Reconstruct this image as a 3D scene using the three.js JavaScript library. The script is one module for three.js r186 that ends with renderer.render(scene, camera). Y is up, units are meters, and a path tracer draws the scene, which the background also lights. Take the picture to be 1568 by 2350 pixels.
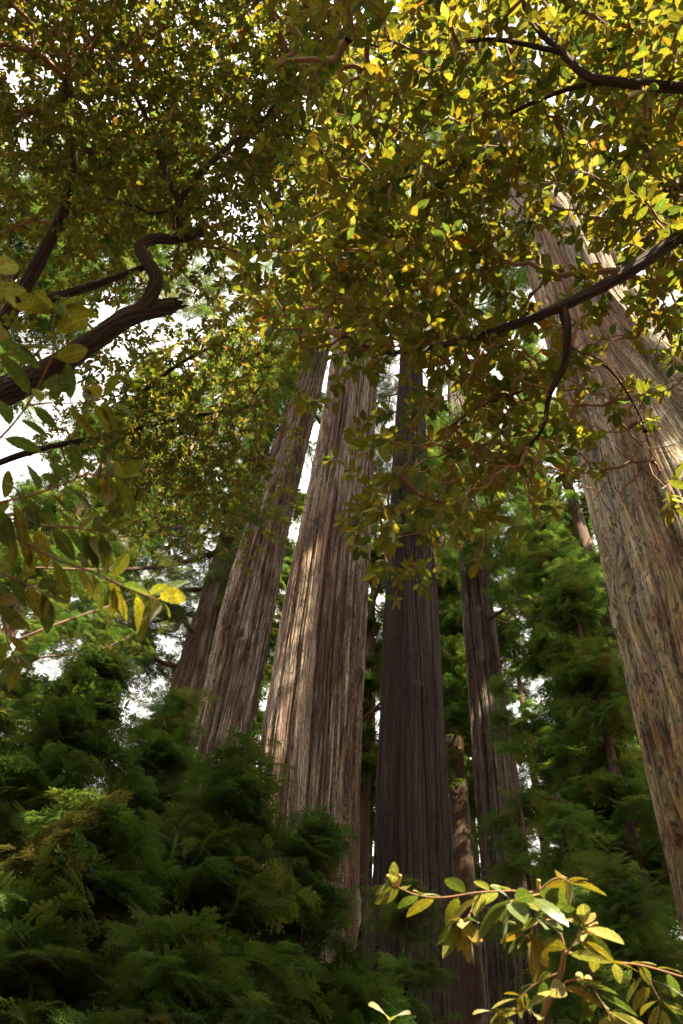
import * as THREE from 'three';
import { ImprovedNoise } from 'three/addons/math/ImprovedNoise.js';
import { mergeGeometries } from 'three/addons/utils/BufferGeometryUtils.js';

// ------------------------------------------------------------------ camera, sky, sun, exposure
const V = (x, y, z) => new THREE.Vector3(x, y, z);
const W = 1568, H = 2350;                       // the measuring grid of the photograph
const FOV = 66, F = H / 2 / Math.tan(FOV * Math.PI / 360);
const scene = new THREE.Scene();
const camera = new THREE.PerspectiveCamera(FOV, W / H, 0.05, 900);
const EYE = V(0, 1.6, 0);
{
  // the trunks converge on the zenith, seen at (925, -150): that fixes pitch and roll
  const up = V((925 - W / 2) / F, (H / 2 + 150) / F, -1).normalize();
  const fwd = V(0, 0, -1), flat = fwd.clone().addScaledVector(up, -fwd.dot(up)).normalize();
  const zc = flat.clone().negate(), xc = up.clone().cross(zc);
  const m = new THREE.Matrix4().makeBasis(xc, up, zc).transpose();
  camera.quaternion.setFromRotationMatrix(m);
  camera.position.copy(EYE);
  camera.updateMatrixWorld();
}
camera.focus = 12; camera.userData.fStop = 5.6;
const SUN_AZ = 145, SUN_EL = 52;                // degrees right of the view, and above the horizon
const sunDir = V(Math.sin(SUN_AZ * Math.PI / 180) * Math.cos(SUN_EL * Math.PI / 180), Math.sin(SUN_EL * Math.PI / 180), -Math.cos(SUN_AZ * Math.PI / 180) * Math.cos(SUN_EL * Math.PI / 180));
{
  const w = 64, h = 64, d = new Float32Array(w * h * 4);
  for (let j = 0; j < h; j++) for (let i = 0; i < w; i++) {
    const el = Math.max(0, (j + 0.5) / h * 2 - 1), t = Math.pow(1 - el, 2.2), k = (j * w + i) * 4;
    d[k] = 0.41 + 0.10 * t; d[k + 1] = 0.39 + 0.09 * t; d[k + 2] = 0.37 + 0.06 * t; d[k + 3] = 1;
  }
  const sky = new THREE.DataTexture(d, w, h, THREE.RGBAFormat, THREE.FloatType);
  sky.mapping = THREE.EquirectangularReflectionMapping; sky.magFilter = THREE.LinearFilter; sky.needsUpdate = true;
  scene.background = sky; scene.environment = sky;
}
const sun = new THREE.DirectionalLight(new THREE.Color(1, 0.87, 0.66), 5);
sun.position.copy(sunDir).multiplyScalar(120); sun.target.position.set(0, 8, -10);
sun.castShadow = true; sun.shadow.mapSize.set(4096, 4096);
Object.assign(sun.shadow.camera, { left: -70, right: 70, top: 70, bottom: -70, near: 1, far: 320 });
scene.add(sun, sun.target);
const renderer = new THREE.WebGLRenderer({ antialias: true });
renderer.toneMapping = THREE.LinearToneMapping;
renderer.toneMappingExposure = 6.6;
renderer.shadowMap.enabled = true;

// ------------------------------------------------------------------ helpers
function rng(seed) {
  let a = seed >>> 0;
  return () => { a = (a + 0x6D2B79F5) | 0; let t = Math.imul(a ^ (a >>> 15), 1 | a); t = (t + Math.imul(t ^ (t >>> 7), 61 | t)) ^ t; return ((t ^ (t >>> 14)) >>> 0) / 4294967296; };
}
const perlin = new ImprovedNoise(), N3 = (x, y, z) => perlin.noise(x + 311.7, y + 127.1, z + 74.3);
const sm = (a, b, x) => { const t = Math.min(1, Math.max(0, (x - a) / (b - a))); return t * t * (3 - 2 * t); };
const mix = (a, b, t) => a + (b - a) * t;
const UPV = V(0, 1, 0);
const ray = (px, py) => V((px - W / 2) / F, (H / 2 - py) / F, -1).applyQuaternion(camera.quaternion);
const at = (px, py, depth) => EYE.clone().addScaledVector(ray(px, py), depth);           // depth along the lens axis
const atD = (px, py, D) => { const r = ray(px, py); return EYE.clone().addScaledVector(r, D / Math.hypot(r.x, r.z)); };   // D over the ground
const camInv = camera.quaternion.clone().invert();
function project(p) { const q = p.clone().sub(EYE).applyQuaternion(camInv); return [W / 2 - q.x / q.z * F, H / 2 + q.y / q.z * F, -q.z]; }
const taken = {};
function numbered(name) { const n = taken[name] = (taken[name] ?? -1) + 1; return n ? `${name}_${String(n).padStart(3, '0')}` : name; }
function thing(name, label, category, group) {
  const g = new THREE.Group(); g.name = numbered(name); g.userData = { label, category };
  if (group) g.userData.group = group;
  scene.add(g); return g;
}
function part(name, geo, mat, parent, kind) {
  const m = new THREE.Mesh(geo, mat); m.name = name; m.castShadow = m.receiveShadow = true;
  if (kind) m.userData.kind = kind;
  parent.add(m); return m;
}
// a tube through points with a radius at each; rough bark relief when bump > 0
function tube(pts, radii, sides = 6, bump = 0, cap = true) {
  const n = pts.length, pos = [], uv = [], idx = [];
  let ref = Math.abs(pts[n - 1].clone().sub(pts[0]).normalize().y) > 0.9 ? V(1, 0, 0) : V(0, 1, 0), run = 0;
  for (let i = 0; i < n; i++) {
    const t = pts[Math.min(n - 1, i + 1)].clone().sub(pts[Math.max(0, i - 1)]).normalize();
    const a = ref.clone().addScaledVector(t, -ref.dot(t)).normalize(), b = t.clone().cross(a); ref = a;
    if (i) run += pts[i].distanceTo(pts[i - 1]);
    for (let k = 0; k <= sides; k++) {
      const an = (k % sides) / sides * Math.PI * 2, c = Math.cos(an), s = Math.sin(an);
      let r = radii[i];
      if (bump) r *= 1 + bump * (N3(c * 1.3 + run * 0.8, s * 1.3, run * 2.2) + 0.6 * N3(c * 4 + 9, s * 4, run * 7) + 0.5 * N3(c * 8 + 2, s * 8, run * 16));
      pos.push(pts[i].x + (a.x * c + b.x * s) * r, pts[i].y + (a.y * c + b.y * s) * r, pts[i].z + (a.z * c + b.z * s) * r);
      uv.push(k / sides * radii[i] * 6.28, run);
    }
  }
  const row = sides + 1;
  for (let i = 0; i < n - 1; i++) for (let k = 0; k < sides; k++) { const q = i * row + k; idx.push(q, q + 1, q + row, q + 1, q + row + 1, q + row); }
  if (cap) for (const [i, flip] of [[0, 1], [n - 1, 0]]) {
    const c = pos.length / 3; pos.push(pts[i].x, pts[i].y, pts[i].z); uv.push(0, 0);
    for (let k = 0; k < sides; k++) flip ? idx.push(c, i * row + k + 1, i * row + k) : idx.push(c, i * row + k, i * row + k + 1);
  }
  const g = new THREE.BufferGeometry();
  g.setAttribute('position', new THREE.Float32BufferAttribute(pos, 3)); g.setAttribute('uv', new THREE.Float32BufferAttribute(uv, 2));
  g.setIndex(idx); g.computeVertexNormals(); return g;
}
const curve = (pts, n) => new THREE.CatmullRomCurve3(pts, false, 'centripetal').getPoints(n);
function limb(pts, r0, r1, n, sides, bump, end = 1) {
  const c = curve(pts, n); return tube(c, c.map((_, i) => mix(r0, r1, Math.pow(i / n, end))), sides, bump);
}
function canvasTexture(w, h, fn, srgb, wrap = true) {
  const d = new Uint8Array(w * h * 4);
  for (let j = 0; j < h; j++) for (let i = 0; i < w; i++) { const c = fn(i / w, j / h), k = (j * w + i) * 4; d[k] = c[0] * 255; d[k + 1] = c[1] * 255; d[k + 2] = c[2] * 255; d[k + 3] = 255; }
  const t = new THREE.DataTexture(d, w, h); t.magFilter = THREE.LinearFilter; t.minFilter = THREE.LinearMipmapLinearFilter; t.generateMipmaps = true;
  if (wrap) t.wrapS = t.wrapT = THREE.RepeatWrapping;
  if (srgb) t.colorSpace = THREE.SRGBColorSpace;
  t.needsUpdate = true; return t;
}
// noise that repeats on the unit square
const tileN = (u, v, fu, fv, s) => { const a = u * 6.28319, b = v * 6.28319, x = Math.cos(a) * fu / 6.28, y = Math.sin(a) * fu / 6.28, z = Math.cos(b) * fv / 6.28, w = Math.sin(b) * fv / 6.28; return N3(x + s + w * 0.71, y + s * 1.7 - w * 0.53, z + w * 0.45); };
const lin = (r, g, b) => new THREE.Color().setRGB(r, g, b);

// ------------------------------------------------------------------ materials
// fibrous bark grain: tile 1 m wide, 3 m high
const grain = (u, v) => 0.5 + 0.42 * tileN(u, v, 46, 3, 3) + 0.32 * tileN(u, v, 95, 7, 17) + 0.24 * tileN(u, v, 190, 22, 29);
const barkMap = canvasTexture(512, 1024, (u, v) => {
  const g = Math.min(1, Math.max(0, grain(u, v))), p = sm(-0.1, 0.45, tileN(u, v, 9, 9, 41)), speck = sm(0.12, 0.4, tileN(u, v, 80, 22, 53) + 0.6 * tileN(u, v, 170, 60, 61)), e = mix(0.3, 1.0, g) * (1 - 0.5 * speck);
  return [e, e * mix(0.985, 0.93, p), e * mix(0.97, 0.86, p)];
}, true);
const barkBump = canvasTexture(512, 1024, (u, v) => { const g = Math.min(1, Math.max(0, grain(u, v))); return [g, g, g]; });
for (const t of [barkMap, barkBump]) t.repeat.set(1, 1 / 3);
const bark = new THREE.MeshStandardMaterial({ color: lin(1, 1, 1), map: barkMap, bumpMap: barkBump, bumpScale: 0.02, roughness: 0.95, vertexColors: true });
bark.name = 'redwood_bark';
const branchBark = new THREE.MeshStandardMaterial({ color: lin(0.16, 0.085, 0.045), map: barkMap, roughness: 0.95 }); branchBark.name = 'redwood_branch_bark';
const oakBark = new THREE.MeshStandardMaterial({ color: lin(0.085, 0.052, 0.032), map: barkMap, bumpMap: barkBump, bumpScale: 0.02, roughness: 1 }); oakBark.name = 'oak_bark';
const twigBark = new THREE.MeshStandardMaterial({ color: lin(0.17, 0.09, 0.04), roughness: 0.9 }); twigBark.name = 'twig_bark';
const deadTwig = new THREE.MeshStandardMaterial({ color: lin(0.3, 0.22, 0.13), roughness: 1 }); deadTwig.name = 'dry_twig_bark';
const leafMap = canvasTexture(128, 256, (u, v) => {
  const x = Math.abs(u - 0.5) * 2, rib = 1 - sm(0.02, 0.07, x);
  const q = (v * 11 - x * 1.7), lat = 1 - sm(0.04, 0.12, Math.abs(q - Math.round(q))), blot = 0.5 + 0.9 * tileN(u, v, 8, 12, 5) + 0.5 * tileN(u, v, 25, 40, 11);
  const k = Math.min(1, Math.max(0.2, 0.76 + 0.2 * (blot - 0.5) - 0.2 * lat * (1 - rib) + 0.2 * rib)), spot = sm(0.34, 0.46, tileN(u, v, 14, 26, 23)) * 0.65;
  return [mix(k, 0.6, spot), mix(k, 0.36, spot), mix(k * 0.95, 0.3, spot)];
}, true, false);
function leafMat(name, c, through, gloss = 0.12) {
  const m = new THREE.MeshPhysicalMaterial({ color: c, map: leafMap, side: THREE.DoubleSide, roughness: 1, transmission: through, thickness: 0, clearcoat: gloss, clearcoatRoughness: 0.32, specularIntensity: 0.3 });
  m.name = name; return m;
}
const oakLeafMat = leafMat('tanoak_leaf', lin(1, 1, 1), 0.68);
// the tones of single leaves: olive gold, ochre, leaf green, young yellow green, dry orange
const TONES = [[0.3, 0.275, 0.02], [0.33, 0.25, 0.018], [0.24, 0.265, 0.022], [0.135, 0.2, 0.024], [0.4, 0.42, 0.07], [0.42, 0.2, 0.02]];
const glossMats = TONES.map((t) => leafMat('tanoak_leaf_glossy', lin(...t), 0.42, 0.7));
const toneMats = TONES.map((t, i) => leafMat('tanoak_leaf_tone', lin(...t), 0.68));
const needleMat = new THREE.MeshPhysicalMaterial({ color: lin(1, 1, 1), side: THREE.DoubleSide, roughness: 1, transmission: 0.55, thickness: 0, specularIntensity: 0.1 }); needleMat.name = 'redwood_needles';

// ------------------------------------------------------------------ leaf shapes (tip along +y, upper face +z, unit length)
function leafGeometry(width, fold, curl, rows, teeth, cols = 1, petiole = 0.1) {
  const pos = [], uv = [], idx = [], n = cols * 2 + 1;
  for (let i = 0; i <= rows; i++) {
    const t = i / rows, w = width / 2 * Math.pow(Math.sin(Math.PI * Math.pow(Math.min(1, t * 0.985 + 0.012), 0.92)), 0.72);
    const y = petiole + t * (1 - petiole), z0 = -curl * t * t + curl * 0.25 * t;
    for (let k = 0; k < n; k++) {
      const s = (k - cols) / cols, e = Math.abs(s);
      let x = s * w; if (teeth && e === 1 && i % 2) x *= 1 + teeth;
      pos.push(x, y + (e === 1 && teeth ? 0.015 : 0), z0 + fold * e * w + (teeth ? 0.012 * Math.sin(t * 34 - e * 5) * e * (1 - e * 0.5) : 0));
      uv.push(0.5 + s * 0.5 * Math.min(1, w / (width / 2)), t);
    }
  }
  for (let i = 0; i < rows; i++) for (let k = 0; k < n - 1; k++) { const q = i * n + k; idx.push(q, q + 1, q + n, q + 1, q + n + 1, q + n); }
  const b = pos.length / 3; pos.push(-0.012, 0, 0, 0.012, 0, 0, 0.012, petiole + 0.03, 0.003, -0.012, petiole + 0.03, 0.003); uv.push(0.5, 0, 0.5, 0, 0.5, 0.05, 0.5, 0.05);
  idx.push(b, b + 1, b + 2, b, b + 2, b + 3);
  const g = new THREE.BufferGeometry();
  g.setAttribute('position', new THREE.Float32BufferAttribute(pos, 3)); g.setAttribute('uv', new THREE.Float32BufferAttribute(uv, 2));
  g.setIndex(idx); g.computeVertexNormals(); return g;
}
const smallLeaf = [leafGeometry(0.42, 0.16, 0.10, 6, 0), leafGeometry(0.46, 0.08, 0.2, 6, 0), leafGeometry(0.39, 0.24, -0.06, 6, 0)];
const fineLeaf = [leafGeometry(0.34, 0.2, 0.14, 12, 0.1, 2), leafGeometry(0.38, 0.1, 0.26, 12, 0.1, 2), leafGeometry(0.3, 0.34, 0.05, 12, 0.08, 2), leafGeometry(0.36, -0.12, 0.34, 12, 0.1, 2)];
// a flat redwood spray: stem along +y, side twigs left and right, each with two ranks of needles
function sprayGeometry(seed, twigs, ranks, needle, nw, tipLen = 0.5) {
  const R = rng(seed), pos = [], idx = [];
  const tri = (a, b, c) => { const k = pos.length / 3; pos.push(...a, ...b, ...c); idx.push(k, k + 1, k + 2); };
  const strip = (ax, ay, az, bx, by, bz, w) => { const dx = bx - ax, dy = by - ay, l = Math.hypot(dx, dy) || 1, nx = -dy / l * w, ny = dx / l * w; tri([ax - nx, ay - ny, az], [bx, by, bz], [ax + nx, ay + ny, az]); };
  const shoot = (x, y, z, ang, len, droop) => {
    const c = Math.sin(ang), s = Math.cos(ang);
    strip(x, y, z, x + c * len, y + s * len, z - droop * len, 0.006);
    for (let i = 0; i < ranks; i++) {
      const t = (i + 0.5) / ranks, q = x + c * len * t, r = y + s * len * t, zz = z - droop * len * t * t;
      for (const sd of [-1, 1]) {
        const a = ang + sd * (0.85 + R() * 0.3), nl = needle * (0.8 + 0.4 * R()) * (1 - 0.45 * t * t), lift = (R() - 0.3) * 0.35;
        strip(q, r, zz, q + Math.sin(a) * nl, r + Math.cos(a) * nl, zz + nl * lift, nw);
      }
    }
    strip(x + c * len, y + s * len, z - droop * len, x + c * (len + needle * 0.8), y + s * (len + needle * 0.8), z - droop * len, nw);
  };
  for (let i = 0; i < twigs; i++) {
    const t = (i + 0.6) / (twigs + 0.6), sd = i % 2 ? 1 : -1, y = t * 0.78, len = tipLen * (0.35 + 0.65 * Math.sin(Math.PI * Math.min(1, 0.25 + t * 0.7))) * (0.8 + R() * 0.35);
    shoot(0, y, -0.1 * t * t, sd * (0.75 + R() * 0.25 - 0.25 * t), len * (1 - 0.35 * t), 0.1 + R() * 0.3);
  }
  shoot(0, 0, 0, 0, 0.9, 0.1);
  const g = new THREE.BufferGeometry(); g.setAttribute('position', new THREE.Float32BufferAttribute(pos, 3)); g.setIndex(idx); g.computeVertexNormals(); return g;
}
const sprayNear = [sprayGeometry(11, 8, 6, 0.11, 0.024), sprayGeometry(12, 10, 5, 0.105, 0.024), sprayGeometry(13, 7, 6, 0.12, 0.026)];
const sprayMid = [sprayGeometry(21, 8, 5, 0.11, 0.018), sprayGeometry(22, 10, 5, 0.1, 0.018)];
const sprayFar = [sprayGeometry(31, 6, 4, 0.17, 0.034), sprayGeometry(32, 7, 3, 0.2, 0.036)];

// ------------------------------------------------------------------ growing: join points to a skeleton by the shortest way
function grow(roots, points, bias = 0.35) {
  const nodes = roots.map((p) => ({ p, parent: -1, path: 0, n: 0 }));
  const near = points.map((p) => { let b = 1e9; for (const r of roots) { const d = r.distanceToSquared(p); if (d < b) b = d; } return [b, p]; }).sort((a, b) => a[0] - b[0]);
  for (const [, p] of near) {
    let best = 0, cost = 1e9;
    for (let i = 0; i < nodes.length; i++) { const q = nodes[i], d = q.p.distanceTo(p), c = d + bias * q.path; if (c < cost) { cost = c; best = i; } }
    nodes.push({ p, parent: best, path: nodes[best].path + nodes[best].p.distanceTo(p), n: 0 });
  }
  for (let i = nodes.length - 1; i >= roots.length; i--) { nodes[i].n++; const q = nodes[nodes[i].parent]; if (q.parent >= 0) q.n += nodes[i].n; }
  nodes.first = roots.length; return nodes;
}
function twigGeometry(nodes, R, r0, power, maxR, sag = 0.08, sides = 5) {
  const out = [];
  for (let i = nodes.first; i < nodes.length; i++) {
    const a = nodes[i], b = nodes[a.parent], L = a.p.distanceTo(b.p), ra = Math.min(maxR, r0 * Math.pow(a.n, power)), rb = Math.min(maxR, b.parent >= 0 ? Math.min(r0 * Math.pow(b.n, power), ra * 1.5) : ra * 1.35);
    const j = () => (R() - 0.5) * L * 0.16, m1 = b.p.clone().lerp(a.p, 0.35).add(V(j(), j() - sag * L, j())), m2 = b.p.clone().lerp(a.p, 0.7).add(V(j(), j() - sag * L * 0.7, j()));
    out.push(sides === 5 ? tube([b.p, m1, m2, a.p], [rb, mix(rb, ra, 0.4), mix(rb, ra, 0.75), ra], ra > 0.008 ? 5 : 4, 0, false) : tube([b.p, m2, a.p], [rb, mix(rb, ra, 0.75), ra], ra > 0.03 ? 5 : 3, 0, false));
    a.dir = a.p.clone().sub(m2).normalize(); a.mid = m2;
  }
  return out.length ? mergeGeometries(out) : null;
}
const X1 = V(), Z1 = V();
function frame(p, along, normal, size) {
  Z1.copy(normal).addScaledVector(along, -normal.dot(along)).normalize(); X1.copy(along).cross(Z1);
  const m = new THREE.Matrix4().makeBasis(X1.clone().multiplyScalar(size), along.clone().multiplyScalar(size), Z1.clone().multiplyScalar(size)); m.setPosition(p); return m;
}
const rv = (R) => V(R() - 0.5, R() - 0.5, R() - 0.5).multiplyScalar(2);
// leaves round a shoot's end
function rosette(list, p, dir, R, count, size, back, flat = 0.75) {
  let ph = R() * 6.28; const a = Math.abs(dir.y) > 0.9 ? V(1, 0, 0) : V(0, 1, 0); const e1 = a.cross(dir).normalize(), e2 = dir.clone().cross(e1);
  for (let i = 0; i < count; i++) {
    ph += 2.4 + (R() - 0.5) * 0.7;
    const o = e1.clone().multiplyScalar(Math.cos(ph)).addScaledVector(e2, Math.sin(ph)), t = i / count;
    const along = dir.clone().multiplyScalar(mix(0.25, 1.1, t)).add(o).addScaledVector(UPV, -0.22 - 0.2 * R()).normalize();
    const nrm = UPV.clone().multiplyScalar(flat).add(rv(R).multiplyScalar(0.42)).addScaledVector(o, -0.12);
    list.push({ m: frame(p.clone().addScaledVector(dir, -back * (1 - t)), along, nrm, size * (0.55 + 0.68 * R())), p, tone: R() });
  }
}
function pickTone(R, weights) { let x = R() * weights.reduce((a, b) => a + b, 0); for (let i = 0; i < weights.length; i++) { x -= weights[i]; if (x < 0) return i; } return 0; }
// the leaves that show largest become single parts, the rest one mass
function hangLeaves(tree, list, R, weights, geos, single = 300) {
  for (const l of list) { const q = project(l.p); l.show = q[2] > 0.3 && q[0] > 5 && q[0] < W - 5 && q[1] > 5 && q[1] < H - 5 ? l.m.getMaxScaleOnAxis() / q[2] : 0; l.k = pickTone(R, weights); l.g = Math.floor(R() * geos.length); }
  list.sort((a, b) => b.show - a.show);
  for (const l of list.slice(0, single)) { const m = part('leaf', geos[l.g], toneMats[l.k], tree); m.applyMatrix4(l.m); }
  const rest = list.slice(single);
  geos.forEach((g, gi) => {
    const mine = rest.filter((l) => l.g === gi); if (!mine.length) return;
    const im = new THREE.InstancedMesh(g, oakLeafMat, mine.length); im.name = 'leaves'; im.userData.kind = 'stuff'; im.castShadow = im.receiveShadow = true;
    mine.forEach((l, i) => { im.setMatrixAt(i, l.m); const t = TONES[l.k], f = 0.75 + 0.5 * R(); im.setColorAt(i, lin(t[0] * f, t[1] * f * (0.92 + 0.16 * R()), t[2] * f)); });
    tree.add(im);
  });
}
// redwood branchlets at the ends of a grown skeleton
function hangSprays(tree, nodes, axisAt, R, geos, { size = 0.3, len = 0.7, per = 9, tones, flatness = 0.8 }) {
  const lists = geos.map(() => []);
  for (let i = nodes.first; i < nodes.length; i++) {
    const a = nodes[i], out = a.p.clone().sub(axisAt(a.p.y)); out.y = 0;
    if (out.lengthSq() < 1e-4) out.set(1, 0, 0); out.normalize();
    const dir = a.p.clone().sub(nodes[a.parent].p).normalize().multiplyScalar(0.6).add(out).add(rv(R).multiplyScalar(0.45)); dir.y = dir.y * 0.4 - 0.12; dir.normalize();
    const nrm = UPV.clone().multiplyScalar(flatness).add(rv(R).multiplyScalar(0.5)), side = nrm.clone().cross(dir).normalize(), L = len * (0.6 + 0.7 * R()), tone = tones[Math.floor(R() * tones.length)];
    for (let k = 0; k < per; k++) {
      const t = (k + 0.3) / per, sd = k === per - 1 ? 0 : k % 2 ? 1 : -1;
      const p = a.p.clone().addScaledVector(dir, (t - 0.35) * L).addScaledVector(UPV, -0.12 * L * t * t);
      const d = dir.clone().multiplyScalar(0.7).addScaledVector(side, sd * (0.8 + 0.3 * R())).add(rv(R).multiplyScalar(0.22)); d.y -= 0.12; d.normalize();
      const f = 0.7 + 0.6 * R();
      lists[Math.floor(R() * geos.length)].push([frame(p, d, nrm.clone().add(rv(R).multiplyScalar(0.35)), size * (0.65 + 0.6 * R()) * (1.15 - 0.5 * t)), [tone[0] * f, tone[1] * f, tone[2] * f]]);
    }
  }
  geos.forEach((g, gi) => {
    const l = lists[gi]; if (!l.length) return;
    const im = new THREE.InstancedMesh(g, needleMat, l.length); im.name = 'needle_sprays'; im.userData.kind = 'stuff'; im.castShadow = im.receiveShadow = true;
    l.forEach(([m, c], i) => { im.setMatrixAt(i, m); im.setColorAt(i, lin(...c)); }); tree.add(im);
  });
}
// redwood needles: green to yellow-green, with a few dry brown sprays
const NEEDLES = [[0.055, 0.11, 0.016], [0.07, 0.125, 0.018], [0.09, 0.132, 0.018], [0.12, 0.145, 0.02], [0.075, 0.12, 0.017], [0.06, 0.105, 0.016], [0.05, 0.1, 0.016], [0.066, 0.118, 0.017], [0.08, 0.125, 0.018], [0.09, 0.12, 0.018], [0.11, 0.1, 0.02]];

// ------------------------------------------------------------------ ground
{
  const g = new THREE.PlaneGeometry(700, 700, 140, 140).rotateX(-Math.PI / 2), p = g.attributes.position;
  for (let i = 0; i < p.count; i++) p.setY(i, 0.35 * N3(p.getX(i) / 14, 0, p.getZ(i) / 14) * Math.min(1, Math.hypot(p.getX(i), p.getZ(i)) / 12) - 0.02);
  g.computeVertexNormals();
  const duff = canvasTexture(256, 256, (u, v) => { const k = 0.75 + 0.5 * tileN(u, v, 30, 30, 7) + 0.35 * tileN(u, v, 90, 90, 9); return [0.36 * k, 0.26 * k, 0.17 * k]; }, true); duff.repeat.set(230, 230);
  const ground = part('ground', g, new THREE.MeshStandardMaterial({ map: duff, roughness: 1 }), scene, 'structure');
}

// ------------------------------------------------------------------ great redwood trunks
// rows: [y, left edge, right edge] read off the photograph; D: distance over the ground
function redwoodAxis(rows, D, ref, top) {
  const [ry, rl, rr] = rows[ref], c0 = atD((rl + rr) / 2, ry, D), n = V(c0.x - EYE.x, 0, c0.z - EYE.z).normalize();
  const k = rows.map(([y, l, r]) => {
    const d = ray((l + r) / 2, y), s = D / d.dot(n), p = EYE.clone().addScaledVector(d, s), lean = Math.atan2((l + r) / 2 - 925, y + 150);
    return { h: p.y, x: p.x, z: p.z, r: (r - l) / 2 * Math.cos(lean) / F * s };
  }).sort((a, b) => a.h - b.h);
  const lo = k[0], l2 = k[1], hi = k[k.length - 1], s = lo.h / Math.max(1, l2.h - lo.h) * 0.5;
  k.unshift({ h: -0.4, x: lo.x - (l2.x - lo.x) * s, z: lo.z - (l2.z - lo.z) * s, r: lo.r * 1.18 });
  const lx = hi.x - k[k.length - 2].x, lz = hi.z - k[k.length - 2].z, dh = hi.h - k[k.length - 2].h;
  k.push({ h: top, x: hi.x + lx / dh * (top - hi.h) * 0.6, z: hi.z + lz / dh * (top - hi.h) * 0.6, r: 0.12 });
  const f = (h) => {
    let i = 0; while (i < k.length - 2 && k[i + 1].h < h) i++;
    const a = k[i], b = k[i + 1], t = Math.max(0, Math.min(1, (h - a.h) / (b.h - a.h)));
    return { x: mix(a.x, b.x, t), z: mix(a.z, b.z, t), r: mix(a.r, b.r, t) };
  };
  const sf = (h) => { const o = { x: 0, z: 0, r: 0 }; for (let q = -2; q <= 2; q++) { const e = f(Math.min(top, Math.max(-0.4, h + q * 0.8))); o.x += e.x / 5; o.z += e.z / 5; o.r += e.r / 5; } if (h > top - 1.7) return f(h); return o; };
  sf.top = top; sf.facing = Math.atan2(-(c0.z - EYE.z), -(c0.x - EYE.x)); sf.hi = hi.h; return sf;
}
const axisV = (ax) => (h) => { const a = ax(Math.min(ax.top, Math.max(0, h))); return V(a.x, h, a.z); };
function trunkGeometry(ax, { nu, nv, seed, h0, h1, tone, furrow = 0.075, spacing = 0.3, flute = 0.06, knots = [], twist = 0, nuBack = 0.35, warp = 1, w2 = 0.9, w3 = 0.5, rough = 1 }) {
  const us = [], back = Math.round(nu * nuBack), front = nu - back;         // finer on the side one can see
  for (let i = 0; i < front; i++) us.push(ax.facing - 1.85 + 3.7 * i / front);
  for (let i = 0; i < back; i++) us.push(ax.facing + 1.85 + (Math.PI * 2 - 3.7) * i / back);
  us.push(us[0] + Math.PI * 2);
  const hs = []; for (let h = -0.4; h < h0; h += 0.25) hs.push(h);
  for (let i = 0; i < nv; i++) hs.push(h0 + (h1 - h0) * i / nv);
  for (let h = h1; h < ax.top; h += 0.35) hs.push(h); hs.push(ax.top);
  const rref = ax((h0 + h1) / 2).r, n = us.length, pos = new Float32Array(n * hs.length * 3), col = new Float32Array(pos.length), uv = new Float32Array(n * hs.length * 2), idx = [];
  hs.forEach((h, j) => {
    const a = ax(h), R = a.r, fl = 1 + 0.22 * Math.exp(-Math.max(0, h) / 1.1);
    us.forEach((u0, i) => {
      const ue = i === n - 1 ? us[0] : u0, u = ue + twist * h, cx = Math.cos(u), cz = Math.sin(u), q = 1 / spacing * Math.max(rref, 0.4);
      // furrows wander from side to side and run into one another
      const wx = warp * 0.5 * N3(cx * 2 + seed, h * 0.1, cz * 2) + warp * 0.14 * N3(cx * 4.5, h * 0.33 + seed, cz * 4.5), cu = Math.cos(u + wx * spacing / Math.max(rref, 0.4)), cw = Math.sin(u + wx * spacing / Math.max(rref, 0.4));
      const n1 = N3(cu * q + seed, h * 0.026, cw * q), n2 = N3(cu * q * 2.2 + 7, h * 0.07 + seed, cw * q * 2.2), n5 = N3(cu * q * 4.4 + 2, h * 0.18 + seed, cw * q * 4.4 + 8), n3 = N3(cu * q * 5 + 3, h * 0.26, cw * q * 5 + seed), n4 = N3(cu * q * 9, h * 0.9 + seed, cw * q * 9 + 5);
      const f1 = sm(0.01, 0.1, Math.abs(n1 + 0.04 * n4)), f2 = sm(0.01, 0.13, Math.abs(n2 + 0.05 * n4)), f3 = sm(0, 0.16, Math.abs(n5 + 0.05 * n4));
      let d = -furrow * 1.7 * (1 - f1) - furrow * w2 * (1 - f2) * f1 - furrow * w3 * (1 - f3) * f1 * f2 + furrow * 0.35 * sm(0.05, 0.4, Math.abs(n1)) + rough * (0.022 * n3 + 0.014 * n4) + 0.03 * N3(cx * q * 0.7, h * 0.25, cz * q * 0.7 + seed);
      const fluting = flute * R * (N3(cx * 1.9 + seed, h * 0.035, cz * 1.9) + 0.7 * N3(cx * 4 + seed, h * 0.06, cz * 4));
      for (const [ku, kh, ks, kd] of knots) {
        let du = ((ue - ax.facing - ku + 9.42478) % 6.28319) - 3.14159; du *= R; const dh = (h - kh) * 0.8, e = (du * du + dh * dh) / (ks * ks);
        if (e < 6) d += kd * (1.5 * Math.exp(-e * 0.55) - 2.6 * Math.exp(-e * 3.2));
      }
      d *= Math.min(1, R / 0.5);
      const r = R * fl + fluting + d, k = (j * n + i) * 3;
      pos[k] = a.x + Math.cos(ue) * r; pos[k + 1] = h + 0.03 * n2; pos[k + 2] = a.z + Math.sin(ue) * r;
      const c = tone(u, h, ue, rref, n3, n4, cx, cz); col[k] = c[0]; col[k + 1] = c[1]; col[k + 2] = c[2];
      uv[(j * n + i) * 2] = (u0 - ax.facing + twist * h) * rref; uv[(j * n + i) * 2 + 1] = h;
    });
  });
  for (let j = 0; j < hs.length - 1; j++) for (let i = 0; i < n - 1; i++) { const q = j * n + i; idx.push(q, q + n, q + 1, q + 1, q + n, q + n + 1); }
  const g = new THREE.BufferGeometry();
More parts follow.
